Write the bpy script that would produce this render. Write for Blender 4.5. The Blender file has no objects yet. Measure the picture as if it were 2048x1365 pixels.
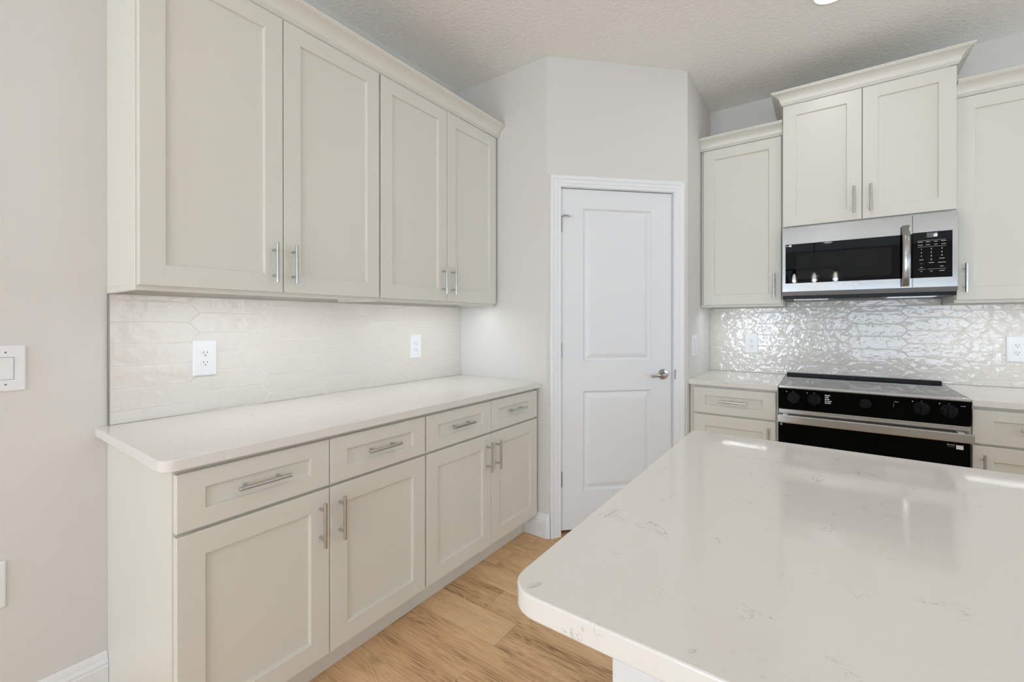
import bpy, bmesh, math, random
from mathutils import Vector, Matrix
random.seed(7)
C = bpy.context.scene
PI = math.pi

# ------------------------------------------------------------------ camera
XC, HC = 2.0127, 1.272
cam_d = bpy.data.cameras.new('camera')
cam = bpy.data.objects.new('camera', cam_d)
C.collection.objects.link(cam)
cam.location = (XC, 0, HC)
cam.rotation_euler = (math.radians(90 - 0.1117), 0, math.radians(35.542))
cam_d.sensor_fit = 'HORIZONTAL'
cam_d.sensor_width = 36
cam_d.lens = 873.91 / 2048 * 36
cam_d.shift_y = -(682.5 - 645.87) / 2048
cam_d.clip_start = 0.02
C.camera = cam

# ------------------------------------------------------------------ world, exposure
C.view_settings.view_transform = 'Standard'
C.view_settings.look = 'None'
C.view_settings.gamma = 1
C.view_settings.use_curve_mapping = False
C.view_settings.exposure = 0.18
C.cycles.diffuse_bounces = 8
C.cycles.max_bounces = 16
w = bpy.data.worlds.new('world'); C.world = w
w.use_nodes = True
nt = w.node_tree; nt.nodes.clear()
out = nt.nodes.new('ShaderNodeOutputWorld'); bg = nt.nodes.new('ShaderNodeBackground')
sky = nt.nodes.new('ShaderNodeTexSky'); sky.sky_type = 'HOSEK_WILKIE'; sky.turbidity = 4
sky.sun_direction = (0.3, 0.5, 0.8)
bg.inputs['Strength'].default_value = 1.2
nt.links.new(sky.outputs[0], bg.inputs['Color']); nt.links.new(bg.outputs[0], out.inputs['Surface'])

# ------------------------------------------------------------------ daylight lamps: the patio door, the rest added fill
def area(name, loc, rot, sx, sy, power, col, shape='RECTANGLE'):
    l = bpy.data.lights.new(name, 'AREA'); l.shape = shape; l.size = sx
    if shape == 'RECTANGLE': l.size_y = sy
    l.energy = power; l.color = col
    o = bpy.data.objects.new(name, l); C.collection.objects.link(o)
    o.location = loc; o.rotation_euler = rot
    return o
YW, XW, ZC = -5.5, 6.0, 2.832            # window wall, right wall, ceiling
DAY = (0.795, 0.95, 1.11)
UP = math.radians(131)     # lamps aimed upwards to brighten the ceiling by bounce
# area lights added in front of each opening, tilted up into the room
area('daylight_patio_door', (0.775, YW + 0.45, 1.15), (UP, 0, 0), 0.95, 1.7, 66, DAY)
area('added_fill_back', (3.3, YW + 0.40, 1.12), (UP, 0, 0), 2.7, 1.5, 84, DAY)  # added fill from behind the camera, at an invented window
area('added_fill_side', (XW - 0.35, -1.6, 1.45), (UP, 0, math.radians(90)), 2.4, 1.3, 24, DAY)  # added fill from the right, at an invented window
area('added_fill_aisle', (XW - 0.30, 2.45, 1.05), (math.radians(105), 0, math.radians(90)), 1.5, 1.9, 21, DAY)  # added fill for the aisle shaded by the island; invented glazed door

# ------------------------------------------------------------------ materials
def mat(name, col, rough=0.5, metal=0.0, spec=0.5, **kw):
    m = bpy.data.materials.new(name); m.use_nodes = True
    b = m.node_tree.nodes['Principled BSDF']
    b.inputs['Base Color'].default_value = (*col, 1)
    b.inputs['Roughness'].default_value = rough
    b.inputs['Metallic'].default_value = metal
    b.inputs['Specular IOR Level'].default_value = spec
    for k, v in kw.items(): b.inputs[k.replace('_', ' ')].default_value = v
    return m
def N(m, t, **kw):
    n = m.node_tree.nodes.new('ShaderNode' + t)
    for k, v in kw.items():
        if k in n.inputs: n.inputs[k].default_value = v
        else: setattr(n, k, v)
    return n
def L(m, a, b): m.node_tree.links.new(a, b)
def bsdf(m): return m.node_tree.nodes['Principled BSDF']
def objco(m, scale=(1, 1, 1)):
    t = N(m, 'TexCoord'); mp = N(m, 'Mapping'); mp.inputs['Scale'].default_value = scale
    L(m, t.outputs['Object'], mp.inputs['Vector']); return mp.outputs[0]
def bump(m, scale, strength, dist, co=None, detail=3, rough=0.5):
    n = N(m, 'TexNoise'); n.inputs['Scale'].default_value = scale; n.inputs['Detail'].default_value = detail
    n.inputs['Roughness'].default_value = rough
    L(m, co if co else objco(m), n.inputs['Vector'])
    b = N(m, 'Bump'); b.inputs['Strength'].default_value = strength; b.inputs['Distance'].default_value = dist
    L(m, n.outputs['Fac'], b.inputs['Height']); L(m, b.outputs[0], bsdf(m).inputs['Normal'])
    return n, b

M = {}
M['wall'] = mat('wall_paint', (0.685, 0.672, 0.645), 0.75, spec=0.25); bump(M['wall'], 260, 0.25, 0.001)
M['ceiling'] = mat('ceiling_paint', (0.875, 0.866, 0.842), 0.85, spec=0.2); bump(M['ceiling'], 48, 0.95, 0.006, detail=5)
M['trim'] = mat('trim_paint', (0.80, 0.815, 0.835), 0.38)
M['door'] = mat('door_paint', (0.76, 0.775, 0.795), 0.42)
M['cab'] = mat('cabinet_paint', (0.705, 0.690, 0.630), 0.36, spec=0.45); bump(M['cab'], 40, 0.05, 0.001)
M['cabin'] = mat('cabinet_inside', (0.70, 0.66, 0.58), 0.6)
M['nickel'] = mat('brushed_nickel', (0.57, 0.575, 0.575), 0.17, 1.0)
M['chrome'] = mat('polished_nickel', (0.42, 0.41, 0.40), 0.10, 1.0)
M['steel'] = mat('stainless_steel', (0.60, 0.595, 0.585), 0.20, 1.0)
bump(M['steel'], 60, 0.03, 0.0002, objco(M['steel'], (1, 1, 40)))
M['steel_dimmed'] = mat('stainless_steel_dimmed', (0.34, 0.337, 0.333), 0.17, 1.0)  # same stainless as the range, colour darkened to tone down bright reflections
M['hinge'] = mat('hinge_metal', (0.36, 0.36, 0.36), 0.22, 1.0)
M['dsteel'] = mat('dark_steel', (0.26, 0.26, 0.27), 0.3, 1.0)
M['black'] = mat('black_glass', (0.001, 0.001, 0.001), 0.02, spec=0.13)
M['oven'] = mat('oven_glass', (0.001, 0.001, 0.001), 0.05, spec=0.08)
M['blackp'] = mat('black_plastic', (0.003, 0.0033, 0.0038), 0.3, spec=0.16)
M['screen'] = mat('microwave_screen', (0.010, 0.0105, 0.011), 0.03, spec=0.13)
M['cook'] = mat('cooktop_glass', (0.01, 0.01, 0.011), 0.004, spec=0.5, IOR=3.2)
M['plate'] = mat('white_plastic', (0.80, 0.815, 0.84), 0.35)
M['slot'] = mat('slot_dark', (0.05, 0.05, 0.05), 0.6)
M['dark'] = mat('shadow_gap', (0.10, 0.09, 0.07), 0.8)
M['mark'] = mat('printed_mark', (0.62, 0.63, 0.65), 0.5)
M['dim'] = mat('grey_print', (0.18, 0.18, 0.19), 0.5)
M['white'] = mat('white_print', (0.85, 0.87, 0.90), 0.5)
M['lcd'] = mat('display_grey', (0.10, 0.10, 0.10), 0.3)
M['digit'] = mat('display_digit', (0.6, 0.75, 0.9), 0.5, Emission_Strength=1.6); bsdf(M['digit']).inputs['Emission Color'].default_value = (0.65, 0.82, 1, 1)
M['sticker'] = mat('blue_sticker', (0.10, 0.30, 0.42), 0.5)
M['led'] = mat('led_lens', (0.9, 0.9, 0.88), 0.4, Emission_Strength=9.0); bsdf(M['led']).inputs['Emission Color'].default_value = (1, 0.96, 0.90, 1)
M['can'] = mat('ceiling_lamp_lens', (0.9, 0.9, 0.9), 0.4, Emission_Strength=12.0); bsdf(M['can']).inputs['Emission Color'].default_value = (1, 0.98, 0.95, 1)
M['bulb'] = mat('bulb', (0.9, 0.9, 0.9), 0.4, Emission_Strength=60.0); bsdf(M['bulb']).inputs['Emission Color'].default_value = (1, 0.93, 0.85, 1)
M['glass'] = mat('clear_glass', (0.95, 0.97, 0.97), 0.0, Transmission_Weight=1.0, IOR=1.45)
M['blackm'] = mat('black_metal', (0.01, 0.01, 0.01), 0.4, 0.5)
M['grout'] = mat('grout', (0.86, 0.85, 0.82), 0.7)
M['tileedge'] = mat('metal_edge_trim', (0.30, 0.30, 0.29), 0.35, 1.0)

# glazed wavy tile
m = M['tile'] = mat('glazed_tile', (0.700, 0.670, 0.628), 0.035, spec=0.42)
co = objco(m)
n1 = N(m, 'TexNoise'); n1.inputs['Scale'].default_value = 26; n1.inputs['Detail'].default_value = 2.0; n1.inputs['Roughness'].default_value = 0.45
L(m, co, n1.inputs['Vector'])
b1 = N(m, 'Bump'); b1.inputs['Strength'].default_value = 1.0; b1.inputs['Distance'].default_value = 0.0032
L(m, n1.outputs['Fac'], b1.inputs['Height']); L(m, b1.outputs[0], bsdf(m).inputs['Normal'])

# quartz with thin sparse veins
m = M['quartz'] = mat('white_quartz', (0.8, 0.79, 0.76), 0.06, spec=0.5)
co = objco(m)
a = N(m, 'TexNoise'); a.inputs['Scale'].default_value = 4.2; a.inputs['Detail'].default_value = 5; a.inputs['Roughness'].default_value = 0.60; a.inputs['Distortion'].default_value = 0.7
L(m, co, a.inputs['Vector'])
s1 = N(m, 'Math', operation='SUBTRACT'); s1.inputs[1].default_value = 0.5; L(m, a.outputs['Fac'], s1.inputs[0])
s2 = N(m, 'Math', operation='ABSOLUTE'); L(m, s1.outputs[0], s2.inputs[0])
r1 = N(m, 'MapRange'); r1.inputs['From Min'].default_value = 0.0; r1.inputs['From Max'].default_value = 0.0038
r1.inputs['To Min'].default_value = 1; r1.inputs['To Max'].default_value = 0; L(m, s2.outputs[0], r1.inputs['Value'])
k = N(m, 'TexNoise'); k.inputs['Scale'].default_value = 17; k.inputs['Detail'].default_value = 2
mp2 = N(m, 'Mapping'); mp2.inputs['Location'].default_value = (3, 7, 1); L(m, co, mp2.inputs['Vector']); L(m, mp2.outputs[0], k.inputs['Vector'])
r2 = N(m, 'MapRange'); r2.inputs['From Min'].default_value = 0.50; r2.inputs['From Max'].default_value = 0.58; L(m, k.outputs['Fac'], r2.inputs['Value'])
mu = N(m, 'Math', operation='MULTIPLY'); L(m, r1.outputs[0], mu.inputs[0]); L(m, r2.outputs[0], mu.inputs[1])
mu2 = N(m, 'Math', operation='MULTIPLY'); mu2.inputs[1].default_value = 0.5; L(m, mu.outputs[0], mu2.inputs[0])
mx = N(m, 'Mix', data_type='RGBA'); mx.inputs['A'].default_value = (0.775, 0.762, 0.728, 1); mx.inputs['B'].default_value = (0.33, 0.32, 0.30, 1)
for i in (6,): mx.inputs[6].default_value = (0.745, 0.728, 0.692, 1); mx.inputs[7].default_value = (0.33, 0.32, 0.30, 1)
L(m, mu2.outputs[0], mx.inputs[0]); L(m, mx.outputs[2], bsdf(m).inputs['Base Color'])

# oak plank
m = M['oak'] = mat('oak_plank', (0.5, 0.35, 0.2), 0.42, spec=0.35)
at = N(m, 'Attribute'); at.attribute_name = 'plank'
tc = N(m, 'TexCoord')
off = N(m, 'VectorMath', operation='MULTIPLY'); off.inputs[1].default_value = (37, 13, 0)
cmb = N(m, 'CombineXYZ'); L(m, at.outputs['Fac'], cmb.inputs[0]); L(m, at.outputs['Fac'], cmb.inputs[1]); L(m, cmb.outputs[0], off.inputs[0])
add = N(m, 'VectorMath', operation='ADD'); L(m, tc.outputs['Object'], add.inputs[0]); L(m, off.outputs[0], add.inputs[1])
mp = N(m, 'Mapping'); mp.inputs['Scale'].default_value = (1.3, 9, 1); L(m, add.outputs[0], mp.inputs['Vector'])
wv = N(m, 'TexNoise'); wv.inputs['Scale'].default_value = 1.5; wv.inputs['Detail'].default_value = 2; wv.inputs['Distortion'].default_value = 0.8; L(m, mp.outputs[0], wv.inputs['Vector'])
sn = N(m, 'Math', operation='MULTIPLY'); sn.inputs[1].default_value = 85; L(m, wv.outputs['Fac'], sn.inputs[0])
si = N(m, 'Math', operation='SINE'); L(m, sn.outputs[0], si.inputs[0])
mpf = N(m, 'Mapping'); mpf.inputs['Scale'].default_value = (4, 95, 1); L(m, add.outputs[0], mpf.inputs['Vector'])
fn = N(m, 'TexNoise'); fn.inputs['Scale'].default_value = 1.6; fn.inputs['Detail'].default_value = 5; fn.inputs['Roughness'].default_value = 0.6; L(m, mpf.outputs[0], fn.inputs['Vector'])
lo = N(m, 'TexNoise'); lo.inputs['Scale'].default_value = 1.2; lo.inputs['Detail'].default_value = 3; L(m, mp.outputs[0], lo.inputs['Vector'])
f1 = N(m, 'Math', operation='MULTIPLY_ADD'); f1.inputs[1].default_value = 0.055; f1.inputs[2].default_value = 0.0; L(m, si.outputs[0], f1.inputs[0])
f2 = N(m, 'Math', operation='MULTIPLY_ADD'); f2.inputs[1].default_value = 0.75; L(m, fn.outputs['Fac'], f2.inputs[0]); L(m, f1.outputs[0], f2.inputs[2])
f3 = N(m, 'Math', operation='MULTIPLY_ADD'); f3.inputs[1].default_value = 0.65; L(m, lo.outputs['Fac'], f3.inputs[0]); L(m, f2.outputs[0], f3.inputs[2])
f4 = N(m, 'Math', operation='MULTIPLY_ADD'); f4.inputs[1].default_value = 0.20; L(m, at.outputs['Fac'], f4.inputs[0]); L(m, f3.outputs[0], f4.inputs[2])
cr = N(m, 'ValToRGB'); L(m, f4.outputs[0], cr.inputs[0])
e = cr.color_ramp.elements; e[0].position = 0.50; e[0].color = (0.22, 0.12, 0.055, 1); e[1].position = 1.04; e[1].color = (0.82, 0.565, 0.33, 1)
x = e.new(0.72); x.color = (0.63, 0.40, 0.212, 1)
# knots
vo = N(m, 'TexVoronoi'); vo.inputs['Scale'].default_value = 1.0; mpk = N(m, 'Mapping'); mpk.inputs['Scale'].default_value = (1.7, 3.6, 1)
dn = N(m, 'TexNoise'); dn.inputs['Scale'].default_value = 9; L(m, add.outputs[0], dn.inputs['Vector'])
da = N(m, 'VectorMath', operation='MULTIPLY_ADD'); da.inputs[1].default_value = (0.05, 0.05, 0); L(m, dn.outputs['Color'], da.inputs[0]); L(m, add.outputs[0], da.inputs[2])
L(m, da.outputs[0], mpk.inputs['Vector']); L(m, mpk.outputs[0], vo.inputs['Vector'])
kr = N(m, 'MapRange'); kr.inputs['From Min'].default_value = 0.012; kr.inputs['From Max'].default_value = 0.10; kr.inputs['To Min'].default_value = 0.65; kr.inputs['To Max'].default_value = 0
L(m, vo.outputs['Distance'], kr.inputs['Value'])
km = N(m, 'Mix', data_type='RGBA'); km.inputs[7].default_value = (0.14, 0.075, 0.035, 1); L(m, kr.outputs[0], km.inputs[0]); L(m, cr.outputs[0], km.inputs[6])
L(m, km.outputs[2], bsdf(m).inputs['Base Color'])
bp = N(m, 'Bump'); bp.inputs['Strength'].default_value = 0.25; bp.inputs['Distance'].default_value = 0.0006
L(m, fn.outputs['Fac'], bp.inputs['Height']); L(m, bp.outputs[0], bsdf(m).inputs['Normal'])

# ------------------------------------------------------------------ helpers
class Map:
    """local (u, v, n) -> world; v is up, n leaves the surface"""
    def __init__(s, o, u, n): s.o = Vector(o); s.u = Vector(u).normalized(); s.n = Vector(n).normalized()
    def __call__(s, u, v, n): return s.o + s.u * u + Vector((0, 0, v)) + s.n * n
class MB:
    def __init__(s): s.v = []; s.f = []
    def add(s, pts, faces):
        k = len(s.v); s.v += [tuple(p) for p in pts]; s.f += [tuple(i + k for i in f) for f in faces]
    def box(s, x0, x1, y0, y1, z0, z1, mp=None):
        P = [(x, y, z) for z in (z0, z1) for y in (y0, y1) for x in (x0, x1)]
        if mp: P = [mp(p[0], p[1], p[2]) for p in P]
        s.add(P, [(0, 2, 3, 1), (4, 5, 7, 6), (0, 1, 5, 4), (2, 6, 7, 3), (0, 4, 6, 2), (1, 3, 7, 5)])
        return s
    def tube(s, pts, r, seg=16, cap=True):
        pts = [Vector(p) for p in pts]; rs = r if isinstance(r, (list, tuple)) else [r] * len(pts)
        k = len(s.v); n = len(pts); prev = None
        for i, p in enumerate(pts):
            d = (pts[min(i + 1, n - 1)] - pts[max(i - 1, 0)]).normalized()
            a = prev if prev else (Vector((0, 0, 1)) if abs(d.z) < 0.9 else Vector((1, 0, 0)))
            a = (a - d * a.dot(d)).normalized(); prev = a; b = d.cross(a)
            for j in range(seg):
                t = 2 * PI * j / seg; s.v.append(tuple(p + (a * math.cos(t) + b * math.sin(t)) * rs[i]))
        for i in range(n - 1):
            for j in range(seg):
                q = k + i * seg; j2 = (j + 1) % seg
                s.f.append((q + j, q + j2, q + seg + j2, q + seg + j))
        if cap:
            s.f.append(tuple(k + j for j in reversed(range(seg)))); s.f.append(tuple(k + (n - 1) * seg + j for j in range(seg)))
        return s
    def rings(s, mp, rects, back=True):
        """nested rectangles (u0,u1,v0,v1,n)"""
        k = len(s.v)
        for (u0, u1, v0, v1, n) in rects:
            s.v += [tuple(mp(*p)) for p in ((u0, v0, n), (u1, v0, n), (u1, v1, n), (u0, v1, n))]
        for i in range(len(rects) - 1):
            for j in range(4):
                q = k + 4 * i; s.f.append((q + j, q + (j + 1) % 4, q + 4 + (j + 1) % 4, q + 4 + j))
        q = k + 4 * (len(rects) - 1); s.f.append((q, q + 1, q + 2, q + 3))
        if back: s.f.append((k + 3, k + 2, k + 1, k))
        return s
    def prism(s, poly, z0, z1):
        n = len(poly); k = len(s.v)
        s.v += [(x, y, z0) for x, y in poly] + [(x, y, z1) for x, y in poly]
        s.f.append(tuple(k + i for i in reversed(range(n)))); s.f.append(tuple(k + n + i for i in range(n)))
        for i in range(n): s.f.append((k + i, k + (i + 1) % n, k + n + (i + 1) % n, k + n + i))
        return s
    def sweep(s, path, prof, m3):
        """profile (d,h) closed loop swept along a 2D path with mitred corners, d to the left of the path"""
        k = len(s.v); n = len(path); q = len(prof)
        for i in range(n):
            p = Vector(path[i]); ns = []
            if i > 0: d = (p - Vector(path[i - 1])).normalized(); ns.append(Vector((-d.y, d.x)))
            if i < n - 1: d = (Vector(path[i + 1]) - p).normalized(); ns.append(Vector((-d.y, d.x)))
            mt = ns[0] if len(ns) == 1 else (ns[0] + ns[1]) / (1 + ns[0].dot(ns[1]))
            for (d, h) in prof:
                a = p + mt * d; s.v.append(tuple(m3(a.x, a.y, h)))
        for i in range(n - 1):
            for j in range(q): s.f.append((k + i * q + j, k + i * q + (j + 1) % q, k + (i + 1) * q + (j + 1) % q, k + (i + 1) * q + j))
        s.f.append(tuple(k + j for j in reversed(range(q)))); s.f.append(tuple(k + (n - 1) * q + j for j in range(q)))
        return s
    def build(s, name, material, parent=None, bevel=0, seg=2, smooth=False, angle=35):
        me = bpy.data.meshes.new(name)
        root = parent
        while root is not None and root.parent is not None: root = root.parent
        o0 = Vector(root.location) if root is not None else Vector((0, 0, 0))
        me.from_pydata([tuple(Vector(v) - o0) for v in s.v], [], s.f)
        bm = bmesh.new(); bm.from_mesh(me); bmesh.ops.recalc_face_normals(bm, faces=bm.faces); bm.to_mesh(me); bm.free()
        me.materials.append(M[material] if isinstance(material, str) else material)
        if smooth:
            for p in me.polygons: p.use_smooth = True
            me.set_sharp_from_angle(angle=math.radians(angle))
        o = bpy.data.objects.new(name, me); C.collection.objects.link(o)
        if parent is not None: o.parent = parent
        if bevel:
            b = o.modifiers.new('bevel', 'BEVEL'); b.width = bevel; b.segments = seg; b.limit_method = 'ANGLE'; b.angle_limit = math.radians(40)
            if seg > 1: b.harden_normals = False
        return o
def thing(name, label, cat, loc, group=None):
    o = bpy.data.objects.new(name, None); C.collection.objects.link(o); o.empty_display_size = 0.05
    o.location = loc; o['label'] = label; o['category'] = cat
    if group: o['group'] = group
    return o
def tag(o, label, cat, group=None):
    o['label'] = label; o['category'] = cat
    if group: o['group'] = group
    return o
def struct(o): o['kind'] = 'structure'; return o
def lab(o, t): o['label'] = t; return o

# ------------------------------------------------------------------ dimensions (metres, x from the left wall, y into the room)
XB, YB = 0.684, 2.2094
DD = 0.6364
XD, YD = XB + DD, YB + DD
YE = 3.516
Y0 = 0.4145
XR0, XR1 = 1.804, 2.566
CT = 0.914
WT = 0.12
MA = Map((0, 0, 0), (0, 1, 0), (1, 0, 0))            # left wall, faces +x : u=y
ME = Map((0, YE, 0), (1, 0, 0), (0, -1, 0))           # range wall, faces -y : u=x
MC = Map((XB, YB, 0), (1, 1, 0), (1, -1, 0))          # diagonal pantry wall
MD = Map((XD, 0, 0), (0, 1, 0), (1, 0, 0))            # return wall beside the range counter

# ------------------------------------------------------------------ setting
def wallbox(name, *b):
    mb = MB()
    for q in b: mb.box(*q)
    return struct(mb.build(name, 'wall'))
wallbox('wall_left', (-WT, 0, YW - WT, YE + WT, 0, ZC))
wallbox('wall_end', (0, XB, YB, YB + 0.10, 0, ZC))
mb = MB()
s2 = math.sqrt(2); LC = DD * s2
D0, D1, DZ = 0.083, 0.808, 2.073
mb.box(0, D0, 0, ZC, -0.10, 0, MC); mb.box(D1, LC, 0, ZC, -0.10, 0, MC); mb.box(D0, D1, DZ, ZC, -0.10, 0, MC)
struct(mb.build('wall_diagonal', 'wall'))
wallbox('wall_return', (XD - 0.10, XD, YD, YE, 0, ZC))
wallbox('wall_back', (0, XW + WT, YE, YE + WT, 0, ZC))
# window wall behind the camera and right wall, with openings, all but the patio door invented for daylight
wallbox('wall_front', (0, 0.15, YW - WT, YW, 0, ZC), (1.4, 1.85, YW - WT, YW, 0, ZC), (4.75, XW + WT, YW - WT, YW, 0, ZC),
        (0.15, 1.4, YW - WT, YW, 2.36, ZC), (1.85, 4.75, YW - WT, YW, 2.03, ZC), (1.85, 4.75, YW - WT, YW, 0, 0.33))
wallbox('wall_right', (XW, XW + WT, YW, -2.8, 0, ZC), (XW, XW + WT, -0.4, 1.62, 0, ZC), (XW, XW + WT, 3.28, YE, 0, ZC), (XW, XW + WT, 1.62, 3.28, 2.20, ZC), (XW, XW + WT, -2.8, -0.4, 2.2, ZC), (XW, XW + WT, -2.8, -0.4, 0, 0.8))
struct(MB().box(-WT, XW + WT, YW - WT, YE + WT, ZC, ZC + 0.1).build('ceiling', 'ceiling'))

def window(n, mp, u0, u1, v0, v1, mullions):
    f = MB(); t = 0.05
    f.box(u0, u1, v0, v0 + t, -0.10, -0.04, mp); f.box(u0, u1, v1 - t, v1, -0.10, -0.04, mp)
    f.box(u0, u0 + t, v0 + t, v1 - t, -0.10, -0.04, mp); f.box(u1 - t, u1, v0 + t, v1 - t, -0.10, -0.04, mp)
    for q in mullions: f.box(q - 0.025, q + 0.025, v0 + t, v1 - t, -0.10, -0.04, mp)
    o = struct(f.build('window_%d' % n, 'trim'))
    MB().box(u0 + t, u1 - t, v0 + t, v1 - t, -0.075, -0.069, mp).build('window_pane', 'glass', o)
MF = Map((0, YW, 0), (1, 0, 0), (0, 1, 0)); MR = Map((XW, 0, 0), (0, 1, 0), (-1, 0, 0))
window(1, MF, 0.15, 1.4, 0.0, 2.36, ()); window(2, MF, 1.85, 4.75, 0.33, 2.03, (2.82, 3.78)); window(3, MR, -2.8, -0.4, 0.8, 2.2, (-1.6,)); window(4, MR, 1.62, 3.28, 0.0, 2.20, (2.45,))  # windows after the first are invented to bring in daylight

# floor: one mesh of planks running along x
fl = MB(); vals = []
PW = 0.1525; rowk0 = -46
spec = {0: 0.786, 2: 0.614, -3: 0.953}
for r in range(-47, 14):
    ya = 1.504 + r * PW; yb = ya + PW
    ya2, yb2 = max(ya, YW - WT), min(yb, YE + WT)
    if yb2 - ya2 < 0.002: continue
    x = (spec[r] if r in spec else random.uniform(0, 1.22)) - 1.22 * 2
    while x < XW + WT:
        xa, xb = max(x, -WT), min(x + 1.22, XW + WT); x += 1.22
        if xb - xa < 0.003: continue
        g = 0.0005
        fl.box(xa + g, xb - g, ya2 + g, yb2 - g, -0.010, 0.0); vals += [random.random()] * 6
fl.box(-WT, XW + WT, YW - WT, YE + WT, -0.06, -0.0016); vals += [0.0] * 6
fo = fl.build('floor', 'oak')
att = fo.data.attributes.new('plank', 'FLOAT', 'FACE')
for i, vv in enumerate(vals): att.data[i].value = vv
struct(fo)

# baseboards
BP = [(0, 0), (0.0155, 0), (0.0155, 0.092), (0.0125, 0.096), (0.0125, 0.100), (0.0140, 0.104), (0.0120, 0.110), (0.0085, 0.116),
      (0.0085, 0.120), (0.0065, 0.126), (0.0055, 0.135), (0.003, 0.140), (0, 0.140)]
idm = lambda x, y, h: Vector((x, y, h))
def base(name, path): return struct(MB().sweep(path, BP, idm).build(name, 'trim', smooth=True, angle=30))
base('baseboard_left', [(0, Y0 - 0.001), (0, YW)][::-1][::-1])
q = 0.017 / s2
base('baseboard_end', [(XB + q, YB + q), (XB, YB), (0.534, YB)])
base('baseboard_front', [(1.4, YW), (XW, YW)])
base('baseboard_right', [(XW, YW), (XW, 1.62)])

# pantry door: casing, jamb, leaf, hinges, lever
CP = [(0, 0), (0, 0.008), (0.004, 0.011), (0.012, 0.011), (0.015, 0.0085), (0.019, 0.0085), (0.023, 0.012), (0.033, 0.0135),
      (0.036, 0.011), (0.040, 0.011), (0.045, 0.016), (0.052, 0.019), (0.062, 0.019), (0.066, 0.016), (0.066, 0)]
A0, A1, AZ = 0.0865, 0.8065, 2.0700
struct(MB().sweep([(A0, 0), (A0, AZ), (A1, AZ), (A1, 0)], CP, lambda u, v, h: MC(u, v, h)).build('trim_1', 'trim', smooth=True, angle=25))
jb = MB()
jb.box(D0, A0 + 0.002, 0, DZ, -0.098, -0.001, MC); jb.box(A1 - 0.002, D1, 0, DZ, -0.098, -0.001, MC); jb.box(A0 + 0.002, A1 - 0.002, AZ - 0.001, DZ, -0.098, -0.001, MC)
jb.box(A0 + 0.002, A0 + 0.014, 0, AZ - 0.002, -0.090, -0.052, MC); jb.box(A1 - 0.014, A1 - 0.002, 0, AZ - 0.002, -0.090, -0.052, MC)
jb.box(A0 + 0.014, A1 - 0.014, AZ - 0.014, AZ - 0.001, -0.090, -0.052, MC)
struct(jb.build('trim_2', 'trim'))
lf = MB(); l0, l1, z0, z1 = A0 + 0.005, A1 - 0.005, 0.030, AZ - 0.005
T0 = -0.012     # face of the leaf
pan = [(0.229, 0.664, 1.036, 1.952), (0.229, 0.664, 0.257, 0.856)]
# front face as a grid around the two moulded panels
us = [l0, 0.229, 0.664, l1]; vs = [z0, 0.257, 0.856, 1.036, 1.952, z1]
for i in range(3):
    for j in range(5):
        if i == 1 and j in (1, 3): continue
        lf.add([MC(us[i], vs[j], T0), MC(us[i + 1], vs[j], T0), MC(us[i + 1], vs[j + 1], T0), MC(us[i], vs[j + 1], T0)], [(0, 1, 2, 3)])
for (a, b, c, d) in pan:
    rr = []
    for ins, n in ((0, 0), (0.003, -0.003), (0.007, -0.0095), (0.012, -0.0125), (0.017, -0.0125), (0.026, -0.0085), (0.036, -0.0040), (0.046, -0.0020)):
        rr.append((a + ins, b - ins, c + ins, d - ins, T0 + n))
    lf.rings(MC, rr, back=False)
Bk = T0 - 0.035
lf.add([MC(l0, z0, Bk), MC(l1, z0, Bk), MC(l1, z1, Bk), MC(l0, z1, Bk)], [(3, 2, 1, 0)])
for (a, b) in (((l0, z0), (l1, z0)), ((l1, z0), (l1, z1)), ((l1, z1), (l0, z1)), ((l0, z1), (l0, z0))):
    lf.add([MC(a[0], a[1], T0), MC(b[0], b[1], T0), MC(b[0], b[1], Bk), MC(a[0], a[1], Bk)], [(0, 1, 2, 3)])
door = struct(lf.build('door_1', 'door'))
for zc in (1.849, 1.101, 0.335):
    h = MB()
    h.tube([MC(l0 - 0.0035, zc - 0.046, -0.002), MC(l0 - 0.0035, zc + 0.046, -0.002)], 0.0052, 14)
    h.box(l0 + 0.0005, l0 + 0.006, zc - 0.044, zc + 0.044, T0, T0 + 0.0035, MC)
    for dz in (-0.0275, -0.009, 0.009, 0.0275): h.tube([MC(l0 - 0.0035, zc + dz - 0.0006, -0.002), MC(l0 - 0.0035, zc + dz + 0.0006, -0.002)], 0.0056, 14)
    lab(h.build('hinge', 'hinge', door, smooth=True), 'brushed nickel hinge')
st = MB(); zc = 1.897
st.tube([MC(l0 - 0.002, zc - 0.003, 0.000), MC(l0 - 0.002, zc + 0.0035, 0.000)], 0.007, 14)
st.tube([MC(l0, zc, 0.001), MC(l0 + 0.02, zc + 0.003, 0.010), MC(l0 + 0.045, zc, 0.020), MC(l0 + 0.06, zc - 0.006, 0.026)], [0.0032, 0.0032, 0.003, 0.003], 10)
st.tube([MC(l0 + 0.012, zc + 0.007, 0.006), MC(l0 + 0.048, zc + 0.002, 0.006)], 0.0045, 10)
lab(st.build('door_stop', 'chrome', door, smooth=True), 'hinge pin door stop')
hd = MB(); hu, hz = 0.744, 0.948
hd.tube([MC(hu, hz, T0), MC(hu, hz, T0 + 0.004), MC(hu, hz, T0 + 0.009), MC(hu, hz, T0 + 0.011)], [0.032, 0.032, 0.028, 0.018], 32)
hd.tube([MC(hu, hz, T0 + 0.009), MC(hu, hz, T0 + 0.045), MC(hu, hz, T0 + 0.052)], [0.011, 0.010, 0.007], 20)
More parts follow.
